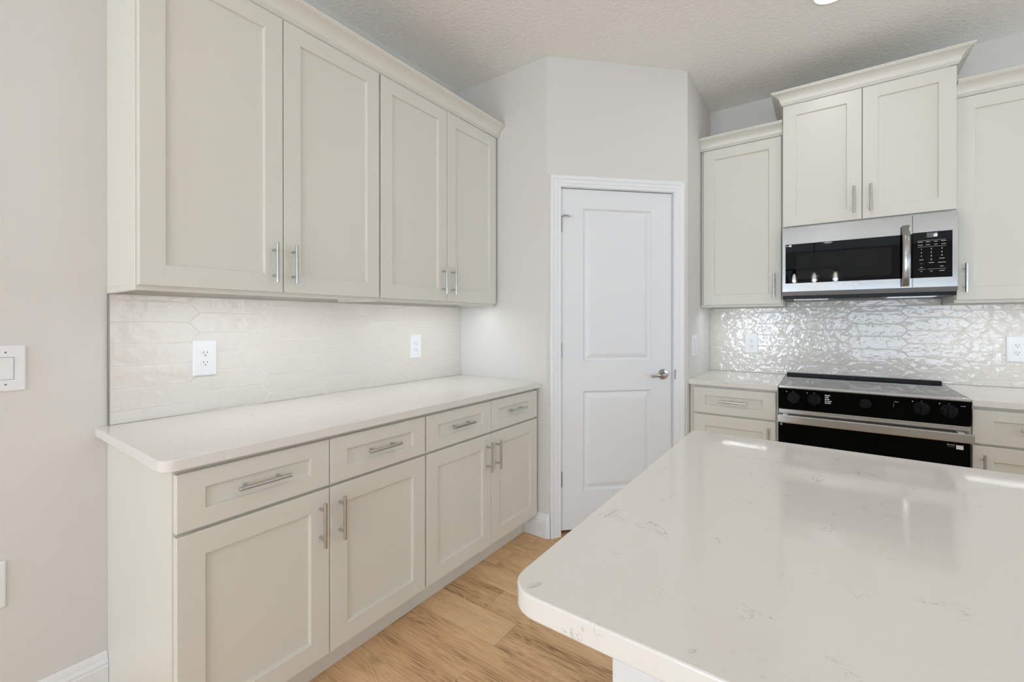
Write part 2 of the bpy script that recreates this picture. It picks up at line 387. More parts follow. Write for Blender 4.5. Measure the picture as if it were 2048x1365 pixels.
pp = [MC(hu, hz, T0 + 0.044), MC(hu - 0.02, hz + 0.001, T0 + 0.048), MC(hu - 0.045, hz - 0.002, T0 + 0.049), MC(hu - 0.07, hz - 0.006, T0 + 0.047), MC(hu - 0.092, hz - 0.007, T0 + 0.042), MC(hu - 0.100, hz - 0.004, T0 + 0.038)]
hd.tube(pp, [0.009, 0.0085, 0.0075, 0.0070, 0.0080, 0.005], 16)
lab(hd.build('door_handle', 'chrome', door, smooth=True), 'polished nickel lever handle on round rose')
sp = MB(); sp.box(A1 + 0.0005, A1 + 0.011, 0.918, 0.976, 0.0095, 0.0125, MC)
sp.build('strike_plate', 'chrome', door, bevel=0.001)

# ------------------------------------------------------------------ cabinetry
def pull(mp, u, v, vert, n0, parent, length=0.150):
    mb = MB(); r = 0.006; s = 0.034; h = length / 2; c = 0.048
    a = (lambda t, n: mp(u, v + t, n)) if vert else (lambda t, n: mp(u + t, v, n))
    mb.tube([a(-h, n0 + s), a(-h + 0.0006, n0 + s), a(h - 0.0006, n0 + s), a(h, n0 + s)], [r - 0.0006, r, r, r - 0.0006], 20)
    for t in (-c, c): mb.tube([a(t, n0), a(t, n0 + s)], 0.005, 14)
    o = mb.build('handle', 'nickel', parent, smooth=True); lab(o, 'brushed nickel bar pull'); return o
def shaker(name, mp, u0, u1, v0, v1, n0, parent, stile=0.066, rail=None, t=0.020):
    rail = rail or stile; rr = []
    def R(i, n, s=0, r=0): rr.append((u0 + i + s, u1 - i - s, v0 + i + r, v1 - i - r, n0 + n))
    R(0, 0); R(0, t - 0.0025); R(0.0008, t - 0.0008); R(0.0025, t)
    R(0, t, stile, rail); R(0.0008, t - 0.0004, stile, rail); R(0.0022, t - 0.0022, stile, rail); R(0.0034, t - 0.0095, stile, rail); R(0.0050, t - 0.0105, stile, rail)
    return MB().rings(mp, rr).build(name, 'cab', parent)
def carcass(mp, u0, u1, v0, v1, dep, parent, toe=0, under=0.0):
    """box with a solid face frame; toe: recess height at the bottom, under: lifted bottom panel"""
    mb = MB(); fr = 0.019
    mb.box(u0, u1, v0 + toe + under, v1, 0.001, dep - fr, mp) if not toe else mb.box(u0, u1, v0 + toe, v1, 0.001, dep - fr, mp)
    if under:
        mb.box(u0, u0 + 0.015, v0, v0 + under, 0.001, dep - fr, mp); mb.box(u1 - 0.015, u1, v0, v0 + under, 0.001, dep - fr, mp)
    mb.box(u0, u1, v0 + toe, v1, dep - fr, dep, mp)
    return mb
def shade_lips(): pass
BD = 0.610      # base cabinet depth incl. face frame
# --- left wall base cabinets
def base_cab(u0, u1, label, ends, doors, mp, o, n_door=2, pulls=None, end_panel=False):
    t = thing('base_cabinet', label, 'cabinet', o)
    ub = u0 + 0.016 if end_panel else u0
    mb = carcass(mp, ub, u1, 0, CT - 0.032, BD, t, toe=0.112)
    mb.box(ub, u1, 0, 0.112, 0.001, 0.533, mp)
    mb.build('cabinet_body', 'cab', t, bevel=0.0012, seg=1)
    if end_panel: MB().box(u0, ub - 0.0002, 0, CT - 0.032, 0.001, BD, mp).build('end_panel', 'cab', t, bevel=0.0012, seg=1)
    for (a, b, side) in doors:
        dr = shaker('drawer_front', mp, a, b, 0.711, 0.868, BD, t, rail=0.048)
        pull(mp, (a + b) / 2, 0.792, False, BD + 0.0095, dr)
        d = shaker('door', mp, a, b, 0.133, 0.701, BD, t)
        pull(mp, b - 0.035 if side == 'r' else a + 0.035, 0.593, True, BD + 0.020, d)
    return t
base_cab(Y0, 1.3040, 'cream shaker base cabinet with exposed end panel, under the counter end near the light switch', None,
         [(0.4200, 0.8565, 'r'), (0.8595, 1.3000, 'l')], MA, (0.3, (Y0 + 1.304) / 2, 0), end_panel=True)
tb = base_cab(1.3040, 2.1945, 'cream shaker base cabinet on the left wall, the one next to the pantry door', None,
         [(1.3080, 1.7525, 'r'), (1.7555, 2.1905, 'l')], MA, (0.3, 1.75, 0))
MB().box(2.1947, YB - 0.0005, 0.0, CT - 0.032, 0.50, 0.533, MA).build('filler_strip', 'cab', tb)

def wall_cab(u0, u1, v0, v1, dep, label, doors, mp, o, hz, dv0, dv1):
    t = thing('wall_cabinet', label, 'cabinet', o)
    carcass(mp, u0, u1, v0, v1, dep, t, under=0.018).build('cabinet_body', 'cab', t, bevel=0.0012, seg=1)
    for (a, b, side) in doors:
        d = shaker('door', mp, a, b, dv0, dv1, dep, t)
        pull(mp, b - 0.037 if side == 'r' else a + 0.033, hz, True, dep + 0.020, d)
    return t
UD = 0.305
wall_cab(Y0, 1.3035, 1.370, 2.440, UD, 'cream two-door wall cabinet nearest the viewer, at the light switch end',
         [(0.4200, 0.8535, 'r'), (0.8565, 1.2990, 'l')], MA, (0.15, 0.86, 1.370), 1.494, 1.385, 2.432)
tw = wall_cab(1.3045, 2.1945, 1.370, 2.440, UD, 'cream two-door wall cabinet on the left wall, beside the blank wall before the pantry door',
         [(1.3090, 1.7495, 'r'), (1.7525, 2.1905, 'l')], MA, (0.15, 1.75, 1.370), 1.498, 1.385, 2.432)
MB().box(2.1947, YB - 0.0005, 1.370, 2.440, 0.25, 0.285, MA).build('filler_strip', 'cab', tw)

CR = [(0, 0), (0.003, 0), (0.003, 0.005), (0.007, 0.007), (0.007, 0.011), (0.010, 0.013), (0.012, 0.017), (0.013, 0.026), (0.018, 0.038), (0.027, 0.048),
      (0.038, 0.055), (0.048, 0.059), (0.051, 0.060), (0.051, 0.064), (0.056, 0.067), (0.058, 0.072), (0.055, 0.075), (0, 0.075)]
def crown(path, z, label):
    o = MB().sweep(path, CR, lambda x, y, h: Vector((x, y, z + h))).build('crown_moulding', 'cab', smooth=True, angle=28)
    return tag(o, label, 'crown moulding')
FA = UD + 0.0203
crown([(FA, YB - 0.004), (FA, Y0), (0.002, Y0)][::-1][::-1], 2.4405 - 0.006, 'long cream crown moulding along the top of the left wall cabinets')

# --- range wall
base_cab(XD + 0.002, XR0 - 0.003, 'cream base cabinet with one drawer and door, left of the range', None,
         [(1.3480, 1.7900, 'r')], ME, ((XD + XR0) / 2, YE - 0.3, 0))
base_cab(XR1 + 0.003, 3.020, 'cream base cabinet with drawer and door, right of the range', None,
         [(2.5720, 3.0150, 'l')], ME, (2.79, YE - 0.3, 0))
wall_cab(XD + 0.002, XR0 - 0.0005, 1.370, 2.440, UD, 'narrow cream single-door wall cabinet left of the microwave',
         [(1.3410, 1.7950, 'r')], ME, (1.56, YE - 0.15, 1.370), 1.498, 1.385, 2.432)
wall_cab(XR1 + 0.0005, 3.020, 1.370, 2.440, UD, 'cream wall cabinet right of the microwave, cut by the right picture edge',
         [(2.5710, 3.0150, 'l')], ME, (2.79, YE - 0.15, 1.370), 1.498, 1.385, 2.432)
t = thing('wall_cabinet', 'raised cream two-door wall cabinet directly above the microwave', 'cabinet', (2.185, YE - 0.17, 1.840))
TD = 0.357
MB().box(XR0, XR1, 1.840, 2.595, 0.001, TD, ME).build('cabinet_body', 'cab', t, bevel=0.0012, seg=1)
for (a, b, side) in ((1.8065, 2.1835, 'r'), (2.1865, 2.5635, 'l')):
    d = shaker('door', ME, a, b, 1.850, 2.587, TD, t)
    pull(ME, b - 0.036 if side == 'r' else a + 0.034, 1.960, True, TD + 0.020, d)
yt = YE - TD - 0.0203
crown([(XR0, YE - 0.002), (XR0, yt), (XR1, yt), (XR1, YE - 0.002)][::-1], 2.5955 - 0.006, 'cream crown moulding with side returns above the microwave cabinet')
ye = YE - UD - 0.0203
crown([(XR0 - 0.002, ye), (XD + 0.001, ye)], 2.4345, 'short cream crown moulding left of the raised cabinet')
crown([(3.02, ye), (XR1 + 0.002, ye)], 2.4345, 'cream crown moulding right of the raised cabinet')

# --- under-cabinet lights
def strip(mp, u0, u1, n, z, label, power):
    t = thing('under_cabinet_light', label, 'light', tuple(mp((u0 + u1) / 2, z, n)))
    MB().box(u0, u1, z - 0.010, z, n - 0.018, n + 0.018, mp).build('light_housing', 'plate', t, bevel=0.001)
    MB().box(u0 + 0.006, u1 - 0.006, z - 0.0115, z - 0.0102, n - 0.006, n + 0.006, mp).build('light_lens', 'led', t)
    c = mp((u0 + u1) / 2, z - 0.014, n)
    along_x = abs(mp.u.x) > 0.5
    l = area('strip_glow', c, (0, 0, 0), (u1 - u0) if along_x else 0.012, 0.012 if along_x else (u1 - u0), power, (0.92, 0.965, 1.04))
    l.parent = t; l.location = c - Vector(t.location)
strip(MA, 0.50, 1.22, 0.240, 1.387, 'slim white light bar under the near left wall cabinet', 0.70)
strip(MA, 1.39, 2.11, 0.240, 1.387, 'slim white light bar under the far left wall cabinet', 0.70)
strip(ME, 1.455, 1.715, 0.278, 1.387, 'short white light bar under the cabinet left of the microwave', 0.45)
strip(ME, 2.615, 2.975, 0.278, 1.387, 'white light bar under the cabinet right of the microwave', 0.50)

# --- countertops
def rounded(x0, x1, y0, y1, rad, seg=8):
    """rad: radii for corners (x0y0, x1y0, x1y1, x0y1)"""
    out = []
    for (cx, cy, r, a0) in ((x0, y0, rad[0], 180), (x1, y0, rad[1], 270), (x1, y1, rad[2], 0), (x0, y1, rad[3], 90)):
        if r == 0: out.append((cx, cy)); continue
        ox = cx + r if cx == x0 else cx - r; oy = cy + r if cy == y0 else cy - r
        for i in range(seg + 1):
            a = math.radians(a0 + 90 * i / seg); out.append((ox + r * math.cos(a), oy + r * math.sin(a)))
    return out
def top(name, x0, x1, y0, y1, rad, label):
    o = MB().prism(rounded(x0, x1, y0, y1, rad), CT - 0.031, CT).build(name, 'quartz', bevel=0.0028, seg=3, smooth=True, angle=30)
    return tag(o, label, 'countertop')
top('countertop', 0.0005, 0.648, Y0 - 0.0317, YB - 0.0005, (0, 0.035, 0, 0), 'long white quartz countertop on the left wall cabinets')
top('countertop', XD + 0.0005, XR0 - 0.0015, YE - 0.648, YE - 0.0005, (0, 0, 0, 0), 'short white quartz countertop between switch wall and range')
top('countertop', XR1 + 0.0015, 3.030, YE - 0.648, YE - 0.0005, (0, 0, 0, 0), 'white quartz countertop right of the range')
IX0, IX1, IY0, IY1 = 1.6583, 4.20, 0.4763, 1.5271
top('island_countertop', IX0, IX1, IY0, IY1, (0.048, 0.048, 0.03, 0.03), 'large white veined quartz island top in the foreground')
# island base
t = thing('island_cabinet', 'white panelled island base under the large foreground countertop', 'cabinet', (2.9, 1.13, 0))
mb = MB(); mb.box(1.690, 4.16, 0.776, 0.90, 0, CT - 0.0315); mb.box(1.700, 4.15, 0.90, 1.42, 0, 0.112); mb.box(1.700, 4.15, 0.90, 1.49, 0.112, CT - 0.0315)
mb.build('island_body', 'trim', t, bevel=0.001, seg=1)
MI = Map((0, 1.49, 0), (1, 0, 0), (0, 1, 0))
MB().sweep([(1.690, 0.90), (1.690, 0.776), (4.16, 0.776), (4.16, 0.90)][::-1], BP, idm).build('island_baseboard', 'trim', t, smooth=True, angle=30)
for i in range(4):
    a = 1.74 + i * 0.595; d = shaker('door', MI, a, a + 0.59, 0.133, 0.868, 0.0, t); pull(MI, a + (0.55 if i % 2 == 0 else 0.04), 0.77, True, 0.020, d)

# ------------------------------------------------------------------ backsplashes
def clip(poly, a, b, c):
    out = []; n = len(poly)
    for i in range(n):
        p, q = poly[i], poly[(i + 1) % n]; fp = a * p[0] + b * p[1] - c; fq = a * q[0] + b * q[1] - c
        if fp <= 0: out.append(p)
        if fp * fq < 0: t = fp / (fp - fq); out.append((p[0] + t * (q[0] - p[0]), p[1] + t * (q[1] - p[1])))
    return out
def inset(poly, d):
    n = len(poly); out = []
    for i in range(n):
        p0, p, p2 = Vector(poly[i - 1]), Vector(poly[i]), Vector(poly[(i + 1) % n])
        e1, e2 = (p - p0), (p2 - p)
        if e1.length < 1e-6 or e2.length < 1e-6: return None
        e1.normalize(); e2.normalize(); n1 = Vector((-e1.y, e1.x)); n2 = Vector((-e2.y, e2.x))
        den = 1 + n1.dot(n2)
        if den < 0.2: return None
        out.append(tuple(p + (n1 + n2) / den * d))
    return out
def tiles(mp, u0, u1, v0, v1, useam, vseam, flip):
    """picket tiles: columns of straight seams 0.2325 long, period 0.2675, tips overlapping by half a tile"""
    H = 0.0782; S = 0.2315; T = 0.0350; P = S + T
    mb = MB(); k0 = int((u0 - useam) / P) - 2; k1 = int((u1 - useam) / P) + 2
    for k in range(k0, k1 + 1):
        ua = useam + k * P; ub = ua + S; off = vseam + (H / 2 if k % 2 else 0)
        for j in range(-14, 16):
            za = off + j * H; zb = za + H
            if zb < v0 or za > v1: continue
            poly = [(ua, za), (ub, za), (ub + T, (za + zb) / 2), (ub, zb), (ua, zb), (ua - T, (za + zb) / 2)]
            poly = inset(poly, 0.0008)
            for (a, b, c) in ((-1, 0, -u0), (1, 0, u1), (0, -1, -v0), (0, 1, v1)): poly = clip(poly, a, b, c) if len(poly) > 2 else []
            q = [p for i, p in enumerate(poly) if (Vector(p) - Vector(poly[i - 1])).length > 0.0005]
            if len(q) < 3: continue
            ar = abs(sum(q[i][0] * q[(i + 1) % len(q)][1] - q[(i + 1) % len(q)][0] * q[i][1] for i in range(len(q)))) / 2
            if ar < 1e-5: continue
            i1 = inset(q, 0.0012); i2 = inset(q, 0.0032) if ar > 4e-4 else None
            if i1 is None: continue
            cu = sum(p[0] for p in q) / len(q); cv = sum(p[1] for p in q) / len(q); ta, tb_ = random.uniform(-.004, .004), random.uniform(-.012, .012)
            tl = lambda p: (p[0] - cu) * ta + (p[1] - cv) * tb_
            L_ = [(q, 0.001, 0), (q, 0.0069, 0), (i1, 0.0078, 1)] + ([(i2, 0.0082, 1)] if i2 else [])
            n = len(q); kk = len(mb.v)
            for pl, h, tt in L_:
                for p in pl: mb.v.append(tuple(mp(p[0], p[1], h + tt * tl(p))))
            for r in range(len(L_) - 1):
                for i in range(n): mb.f.append((kk + r * n + i, kk + r * n + (i + 1) % n, kk + (r + 1) * n + (i + 1) % n, kk + (r + 1) * n + i))
            mb.f.append(tuple(kk + (len(L_) - 1) * n + i for i in range(n)))
    return mb
def backsplash(mp, u0, u1, v0, v1, us, vs_, flip, label, loc, edge=None, up=None):
    t = thing('backsplash', label, 'backsplash', loc)
    tiles(mp, u0, u1, v0, v1, us, vs_, flip).build('tile_field', 'tile', t)
    g = MB().box(u0, u1, v0, v1, 0.0004, 0.0066, mp)
    if up:
        tiles(mp, up[0], up[1], v1, up[2], us, vs_, flip).build('tile_field', 'tile', t)
        g.box(up[0], up[1], v1, up[2], 0.0004, 0.0066, mp)
    g.build('grout', 'grout', t)
    if edge is not None: MB().box(edge - 0.0035, edge, v0, v1, 0.0004, 0.0095, mp).build('edge_trim', 'tileedge', t)
backsplash(MA, Y0 + 0.0035, YB - 0.0006, CT + 0.0006, 1.3695, 0.6870, 0.9965, 0, 'white elongated hexagon tile backsplash on the left wall', (0.004, 1.31, CT), edge=Y0 + 0.0034)
backsplash(ME, XD + 0.0006, 3.02, CT + 0.0006, 1.3695, 1.3570 - 0.001, 0.9860, 1, 'glossy wavy hexagon tile backsplash behind the range', (2.17, YE - 0.004, CT), up=(XR0 + 0.001, XR1 - 0.001, 1.4097))

# ------------------------------------------------------------------ electrical plates
def plate(mb, mp, cu, cv, w_, h_, n0):
    rr = []
    for ins, n in ((0, 0), (0, 0.003), (0.0015, 0.005), (0.004, 0.0062)): rr.append((cu - w_ / 2 + ins, cu + w_ / 2 - ins, cv - h_ / 2 + ins, cv + h_ / 2 - ins, n0 + n))
    mb.rings(mp, rr)
def outlet(mp, cu, cv, n0, label, group=None):
    t = thing('wall_outlet', label, 'outlet', tuple(mp(cu, cv, n0)), group)
    mb = MB(); plate(mb, mp, cu, cv, 0.082, 0.139, n0); mb.build('cover_plate', 'plate', t)
    n1 = n0 + 0.006
    for dz in (0.0195, -0.0195):
        s = MB(); pts = []
        for i in range(32):
            a = 2 * PI * i / 32; x = 0.0172 * math.cos(a); y = max(-0.0132, min(0.0132, 0.0172 * math.sin(a))); pts.append((x, y))
        k = 32
        for sc, n in ((1.0, -0.002), (1.0, 0.0018), (0.95, 0.0026)):
            for (x, y) in pts: s.v.append(tuple(mp(cu + x * sc, cv + dz + y * sc, n1 + n)))
        for r in range(2):
            for i in range(k): s.f.append((r * k + i, r * k + (i + 1) % k, (r + 1) * k + (i + 1) % k, (r + 1) * k + i))
        s.f.append(tuple(2 * k + i for i in range(k)))
        so = s.build('socket', 'plate', t)
        q = MB()
        for dx, hh in ((-0.0063, 0.0038), (0.0063, 0.0032)): q.box(cu + dx - 0.0011, cu + dx + 0.0011, cv + dz + 0.0030 - hh, cv + dz + 0.0030 + hh, n1 + 0.0025, n1 + 0.0030, mp)
        q.tube([mp(cu, cv + dz - 0.0075, n1 + 0.0024), mp(cu, cv + dz - 0.0075, n1 + 0.0030)], 0.0024, 12)
        q.build('socket_slots', 'slot', so)
    MB().tube([mp(cu, cv, n1 - 0.001), mp(cu, cv, n1 + 0.001)], 0.0026, 12).build('screw', 'plate', t)
    return t
TN = 0.0083
outlet(MA, 0.703, 1.1285, TN, 'white duplex outlet on the left backsplash, the one nearer the viewer')
outlet(MA, 1.8055, 1.1240, TN, 'white duplex outlet on the left backsplash, nearer the pantry door')
outlet(ME, 1.594, 1.1205, TN, 'white duplex outlet on the glossy tiles left of the range')
outlet(ME, 2.861, 1.1240, TN, 'white duplex outlet on the tiles right of the range, at the picture edge')
outlet(MA, 0.143, 0.481, 0.0004, 'white wall outlet low on the left wall below the light switch, mostly cut off')
def rocker_plate(mp, centres, cv, w_, h_, label, tilt=1):
    cu = sum(centres) / len(centres)
    t = thing('light_switch', label, 'light switch', tuple(mp(cu, cv, 0)))
    mb = MB(); plate(mb, mp, cu, cv, w_, h_, 0.0004); mb.build('cover_plate', 'plate', t)
    n1 = 0.0060
    for i, c in enumerate(centres):
        g = MB(); g.box(c - 0.0172, c + 0.0172, cv - 0.0342, cv + 0.0342, n1, n1 + 0.0007, mp); g.build('rocker_gap', 'dim', t)
        r = MB(); P = []; s = tilt if i % 2 == 0 else -tilt
        for (v, n) in ((-0.0330, 0.0042 if s > 0 else 0.0010), (0, 0.0022), (0.0330, 0.0010 if s > 0 else 0.0042)):
            P.append((v, n))
        k = 0
        for (v, n) in P:
            r.v += [tuple(mp(c - 0.0160, cv + v, n1 + n)), tuple(mp(c + 0.0160, cv + v, n1 + n)), tuple(mp(c + 0.0160, cv + v, n1)), tuple(mp(c - 0.0160, cv + v, n1))]
        for a in (0, 4):
            for j in range(4): r.f.append((a + j, a + (j + 1) % 4, a + 4 + (j + 1) % 4, a + 4 + j))
        r.f += [(0, 1, 2, 3), (8, 9, 10, 11)]
        r.build('rocker', 'plate', t)
        for dv in (-0.0485, 0.0485): MB().tube([mp(c, cv + dv, n1 - 0.001), mp(c, cv + dv, n1 + 0.0012)], 0.0026, 12).build('screw', 'dim', t)
    return t
rocker_plate(MA, [0.138, 0.184], 1.131, 0.130, 0.138, 'white double rocker light switch on the left wall at the picture edge')
rocker_plate(MD, [2.985, 3.031], 1.118, 0.125, 0.138, 'white double rocker light switch on the narrow wall left of the range counter', tilt=-1)

# ------------------------------------------------------------------ lettering helper
def text(name, s, mp, u, v, n, size, parent, material='white', bold=0.0, align='LEFT'):
    cu = bpy.data.curves.new(name, 'FONT'); cu.body = s; cu.size = size; cu.align_x = align; cu.offset = bold
    tmp = bpy.data.objects.new(name, cu); C.collection.objects.link(tmp)
    dg = bpy.context.evaluated_depsgraph_get(); me = bpy.data.meshes.new_from_object(tmp.evaluated_get(dg))
    bpy.data.objects.remove(tmp)
    root = parent
    while root.parent is not None: root = root.parent
    o0 = Vector(root.location)
    for vt in me.vertices: vt.co = mp(u + vt.co.x, v + vt.co.y, n) - o0
    me.materials.clear(); me.materials.append(M[material]); me.name = name
    o = bpy.data.objects.new(name, me); C.collection.objects.link(o); o.parent = parent
    return o

# ------------------------------------------------------------------ range
rg = thing('range', 'black and stainless slide-in range with five front knobs', 'range', ((XR0 + XR1) / 2, YE - 0.33, 0))
X0, X1 = XR0 + 0.002, XR1 - 0.002
F = 0.660     # control panel face (n from the wall)
b = MB(); b.box(X0 + 0.002, X1 - 0.002, 0.08, 0.900, 0.012, 0.610, ME); b.box(X0 + 0.02, X1 - 0.02, 0.02, 0.08, 0.03, 0.56, ME)
b.build('range_body', 'blackp', rg, bevel=0.001, seg=1)
for (u, n) in ((X0 + 0.05, 0.08), (X1 - 0.05, 0.08), (X0 + 0.05, 0.52), (X1 - 0.05, 0.52)):
    MB().tube([ME(u, 0.0, n), ME(u, 0.02, n)], 0.016, 12).build('leg', 'blackp', rg)
lab(MB().box(X0 - 0.001, X1 + 0.001, 0.9002, 0.9175, 0.060, F + 0.002, ME).build('cooktop', 'cook', rg, bevel=0.003, seg=2), 'glossy black glass cooktop')
MB().box(X0 + 0.003, X1 - 0.003, 0.9002, 0.932, 0.030, 0.0595, ME).build('rear_trim', 'blackp', rg, bevel=0.004, seg=2)
tr = MB(); tr.box(X0, X1, 0.906, 0.9185, F - 0.010, F + 0.0045, ME); lab(tr.build('front_trim', 'steel', rg, bevel=0.002), 'thin steel edge of the cooktop')
cpn = MB()
cpn.add([ME(X0, 0.794, F - 0.045), ME(X1, 0.794, F - 0.045), ME(X1, 0.9058, F - 0.045), ME(X0, 0.9058, F - 0.045),
         ME(X0, 0.794, F - 0.002), ME(X1, 0.794, F - 0.002), ME(X1, 0.9058, F + 0.002), ME(X0, 0.9058, F + 0.002)],
        [(0, 1, 2, 3), (4, 5, 6, 7), (0, 1, 5, 4), (3, 2, 6, 7), (0, 3, 7, 4), (1, 2, 6, 5)])
pnl = cpn.build('control_panel', 'oven', rg, bevel=0.001, seg=1)
FP = F + 0.0022
for i, u in enumerate((1.876, 1.970, 2.184, 2.394, 2.489)):
    k = MB(); r = 0.027 if i != 2 else 0.021; zc = 0.854
    k.tube([ME(u, zc, FP - 0.002), ME(u, zc, FP + 0.004), ME(u, zc, FP + 0.005)], [r + 0.003, r + 0.003, r], 36)
    k.tube([ME(u, zc, FP + 0.004), ME(u, zc, FP + 0.018), ME(u, zc, FP + 0.020)], [r, r - 0.002, r - 0.004], 36)
    ko = k.build('control_knob', 'blackp', rg, smooth=True, angle=30)
    if i != 2:
        MB().box(u - 0.0065, u + 0.0065, zc - 0.027, zc + 0.027, FP + 0.019, FP + 0.034, ME).build('knob_grip', 'blackp', ko, bevel=0.002)
        MB().box(u - 0.0008, u + 0.0008, zc + 0.0335, zc + 0.0365, FP + 0.0002, FP + 0.0006, ME).build('knob_mark', 'mark', pnl)
        MB().box(u - 0.034, u - 0.030, zc + 0.030, zc + 0.0345, FP + 0.0002, FP + 0.0006, ME).build('knob_mark', 'mark', pnl)
for j, s in enumerate(('Pinch', 'and', 'push', 'to turn', 'knobs')):
    text('printed_notice', s, ME, 2.0165, 0.8780 - j * 0.0098, FP + 0.0008, 0.0102, pnl, bold=0.0003)
# small printed keys on the panel
for (u, v, w_) in ((2.294, 0.876, 0.016), (2.528, 0.880, 0.016)): MB().box(u, u + w_, v, v + 0.0016, FP + 0.0002, FP + 0.0006, ME).build('panel_print', 'mark', pnl)
MB().box(2.2925, 2.2932, 0.852, 0.868, FP + 0.0002, FP + 0.0006, ME).build('panel_print', 'mark', pnl)
MB().box(2.073, 2.150, 0.834, 0.872, FP + 0.0001, FP + 0.0004, ME).build('display', 'oven', pnl)
# oven door
od = MB(); od.box(X0, X1, 0.215, 0.7080, 0.6105, 0.645, ME)
dr = lab(od.build('oven_door', 'oven', rg, bevel=0.002), 'black glass oven door')
lab(MB().box(X0, X1, 0.7082, 0.786, 0.6105, 0.648, ME).build('door_frame', 'steel', dr, bevel=0.002), 'stainless band across the top of the oven door')
hb = MB()
hb.box(X0 - 0.003, X1 + 0.003, 0.7225, 0.7600, 0.690, 0.704, ME)
for u in (X0 + 0.03, X1 - 0.03): hb.box(u - 0.012, u + 0.012, 0.728, 0.754, 0.647, 0.691, ME)
lab(hb.build('oven_handle', 'steel', dr, bevel=0.0025), 'flat stainless oven handle')
MB().box(X0, X1, 0.085, 0.210, 0.6105, 0.643, ME).build('storage_drawer', 'steel', rg, bevel=0.002)
MB().box(1.812, 1.823, 0.694, 0.7045, 0.6452, 0.6456, ME).build('sticker', 'sticker', dr)
MB().box(1.8145, 1.8205, 0.6965, 0.7015, 0.6457, 0.6459, ME).build('sticker_print', 'mark', dr)
MB().box(2.486, 2.491, 0.6925, 0.6965, 0.6452, 0.6456, ME).build('sticker_print', 'digit' if False else 'white', dr)
MB().box(2.493, 2.512, 0.6925, 0.6950, 0.6452, 0.6456, ME).build('sticker_print', 'mark', dr)
MB().box(2.487, 2.512, 0.6845, 0.6865, 0.6452, 0.6456, ME).build('sticker_print', 'dim', dr)
MB().box(2.516, 2.540, 0.6760, 0.6950, 0.6452, 0.6456, ME).build('sticker', 'white', dr)

# ------------------------------------------------------------------ microwave
mw = thing('microwave', 'stainless over-the-range microwave with black glass door', 'microwave', ((XR0 + XR1) / 2, YE - 0.2, 1.42))
K = 0.376     # door back plane (n)
mbd = MB(); mbd.box(X0, X1, 1.4100, 1.8385, 0.012, K, ME); mbd.build('microwave_body', 'blackp', mw, bevel=0.001, seg=1)
KF = K + 0.020
mdw = MB()
def frame(mb, u0, u1, v0, v1, a0, a1, b0, b1, n0, n1):
    mb.box(u0, u1, v0, b0, n0, n1, ME); mb.box(u0, u1, b1, v1, n0, n1, ME); mb.box(u0, a0, b0, b1, n0, n1, ME)
    if a1 < u1 - 1e-5: mb.box(a1, u1, b0, b1, n0, n1, ME)
frame(mdw, X0, 2.3925, 1.4540, 1.8370, 1.8215, 2.3925, 1.5035, 1.7380, K + 0.0005, KF)
dmw = lab(mdw.build('microwave_door', 'steel_dimmed', mw), 'stainless door frame')
gl = MB(); gl.box(1.8213, 2.3923, 1.5032, 1.7383, K + 0.001, KF - 0.0004, ME); g_ = lab(gl.build('door_glass', 'black', dmw), 'black glass')
MB().box(1.877, 2.309, 1.527, 1.680, KF - 0.0003, KF - 0.00005, ME).build('window_screen', 'screen', dmw)
cp = MB(); frame(cp, 2.3945, X1, 1.4540, 1.8370, 2.3945, 2.5450, 1.5035, 1.7420, K + 0.0005, KF)
cpo = lab(cp.build('control_panel', 'steel_dimmed', mw), 'stainless panel around the keypad')
kb = MB().box(2.3945, 2.5448, 1.5037, 1.7418, K + 0.001, KF - 0.0004, ME).build('keypad', 'black', cpo)
lo_ = MB()
lo_.add([ME(X0, 1.4535, K + 0.0005), ME(X1, 1.4535, K + 0.0005), ME(X1, 1.4535, KF), ME(X0, 1.4535, KF), ME(X0, 1.4290, K - 0.02), ME(X1, 1.4290, K - 0.02), ME(X1, 1.4290, KF - 0.006), ME(X0, 1.4290, KF - 0.006)],
        [(0, 1, 2, 3), (4, 5, 6, 7), (0, 1, 5, 4), (1, 2, 6, 5), (2, 3, 7, 6), (3, 0, 4, 7)])
lab(lo_.build('lower_rail', 'dsteel', mw), 'darker steel strip under the door')
# bowed handle
h = MB(); NS = 14; k = len(h.v)
for i in range(NS + 1):
    t_ = i / NS; v = 1.460 + (1.783 - 1.460) * t_; bow = 0.020 + 0.026 * math.sin(PI * t_) ** 0.7
    for (du, dn) in ((-0.0155, 0), (0.0155, 0), (0.0155, 0.009), (0.011, 0.0125), (-0.011, 0.0125), (-0.0155, 0.009)): h.v.append(tuple(ME(2.364 + du, v, KF + bow + dn)))
for i in range(NS):
    for j in range(6): h.f.append((6 * i + j, 6 * i + (j + 1) % 6, 6 * i + 6 + (j + 1) % 6, 6 * i + 6 + j))
h.f.append(tuple(range(6))); h.f.append(tuple(6 * NS + j for j in range(6)))
for v in (1.474, 1.769): h.box(2.352, 2.376, v - 0.012, v + 0.012, KF - 0.001, KF + 0.030, ME)
lab(h.build('microwave_handle', 'steel_dimmed', dmw, smooth=True, angle=40), 'bowed stainless handle')
# underside: filters and lamps
for (a, b_) in ((1.86, 2.03), (2.30, 2.50)): MB().box(a, b_, 1.4080, 1.4099, 0.14, 0.30, ME).build('grease_filter', 'steel', mw)
MB().box(2.06, 2.27, 1.4075, 1.4099, 0.05, 0.34, ME).build('vent_cover', 'blackp', mw)
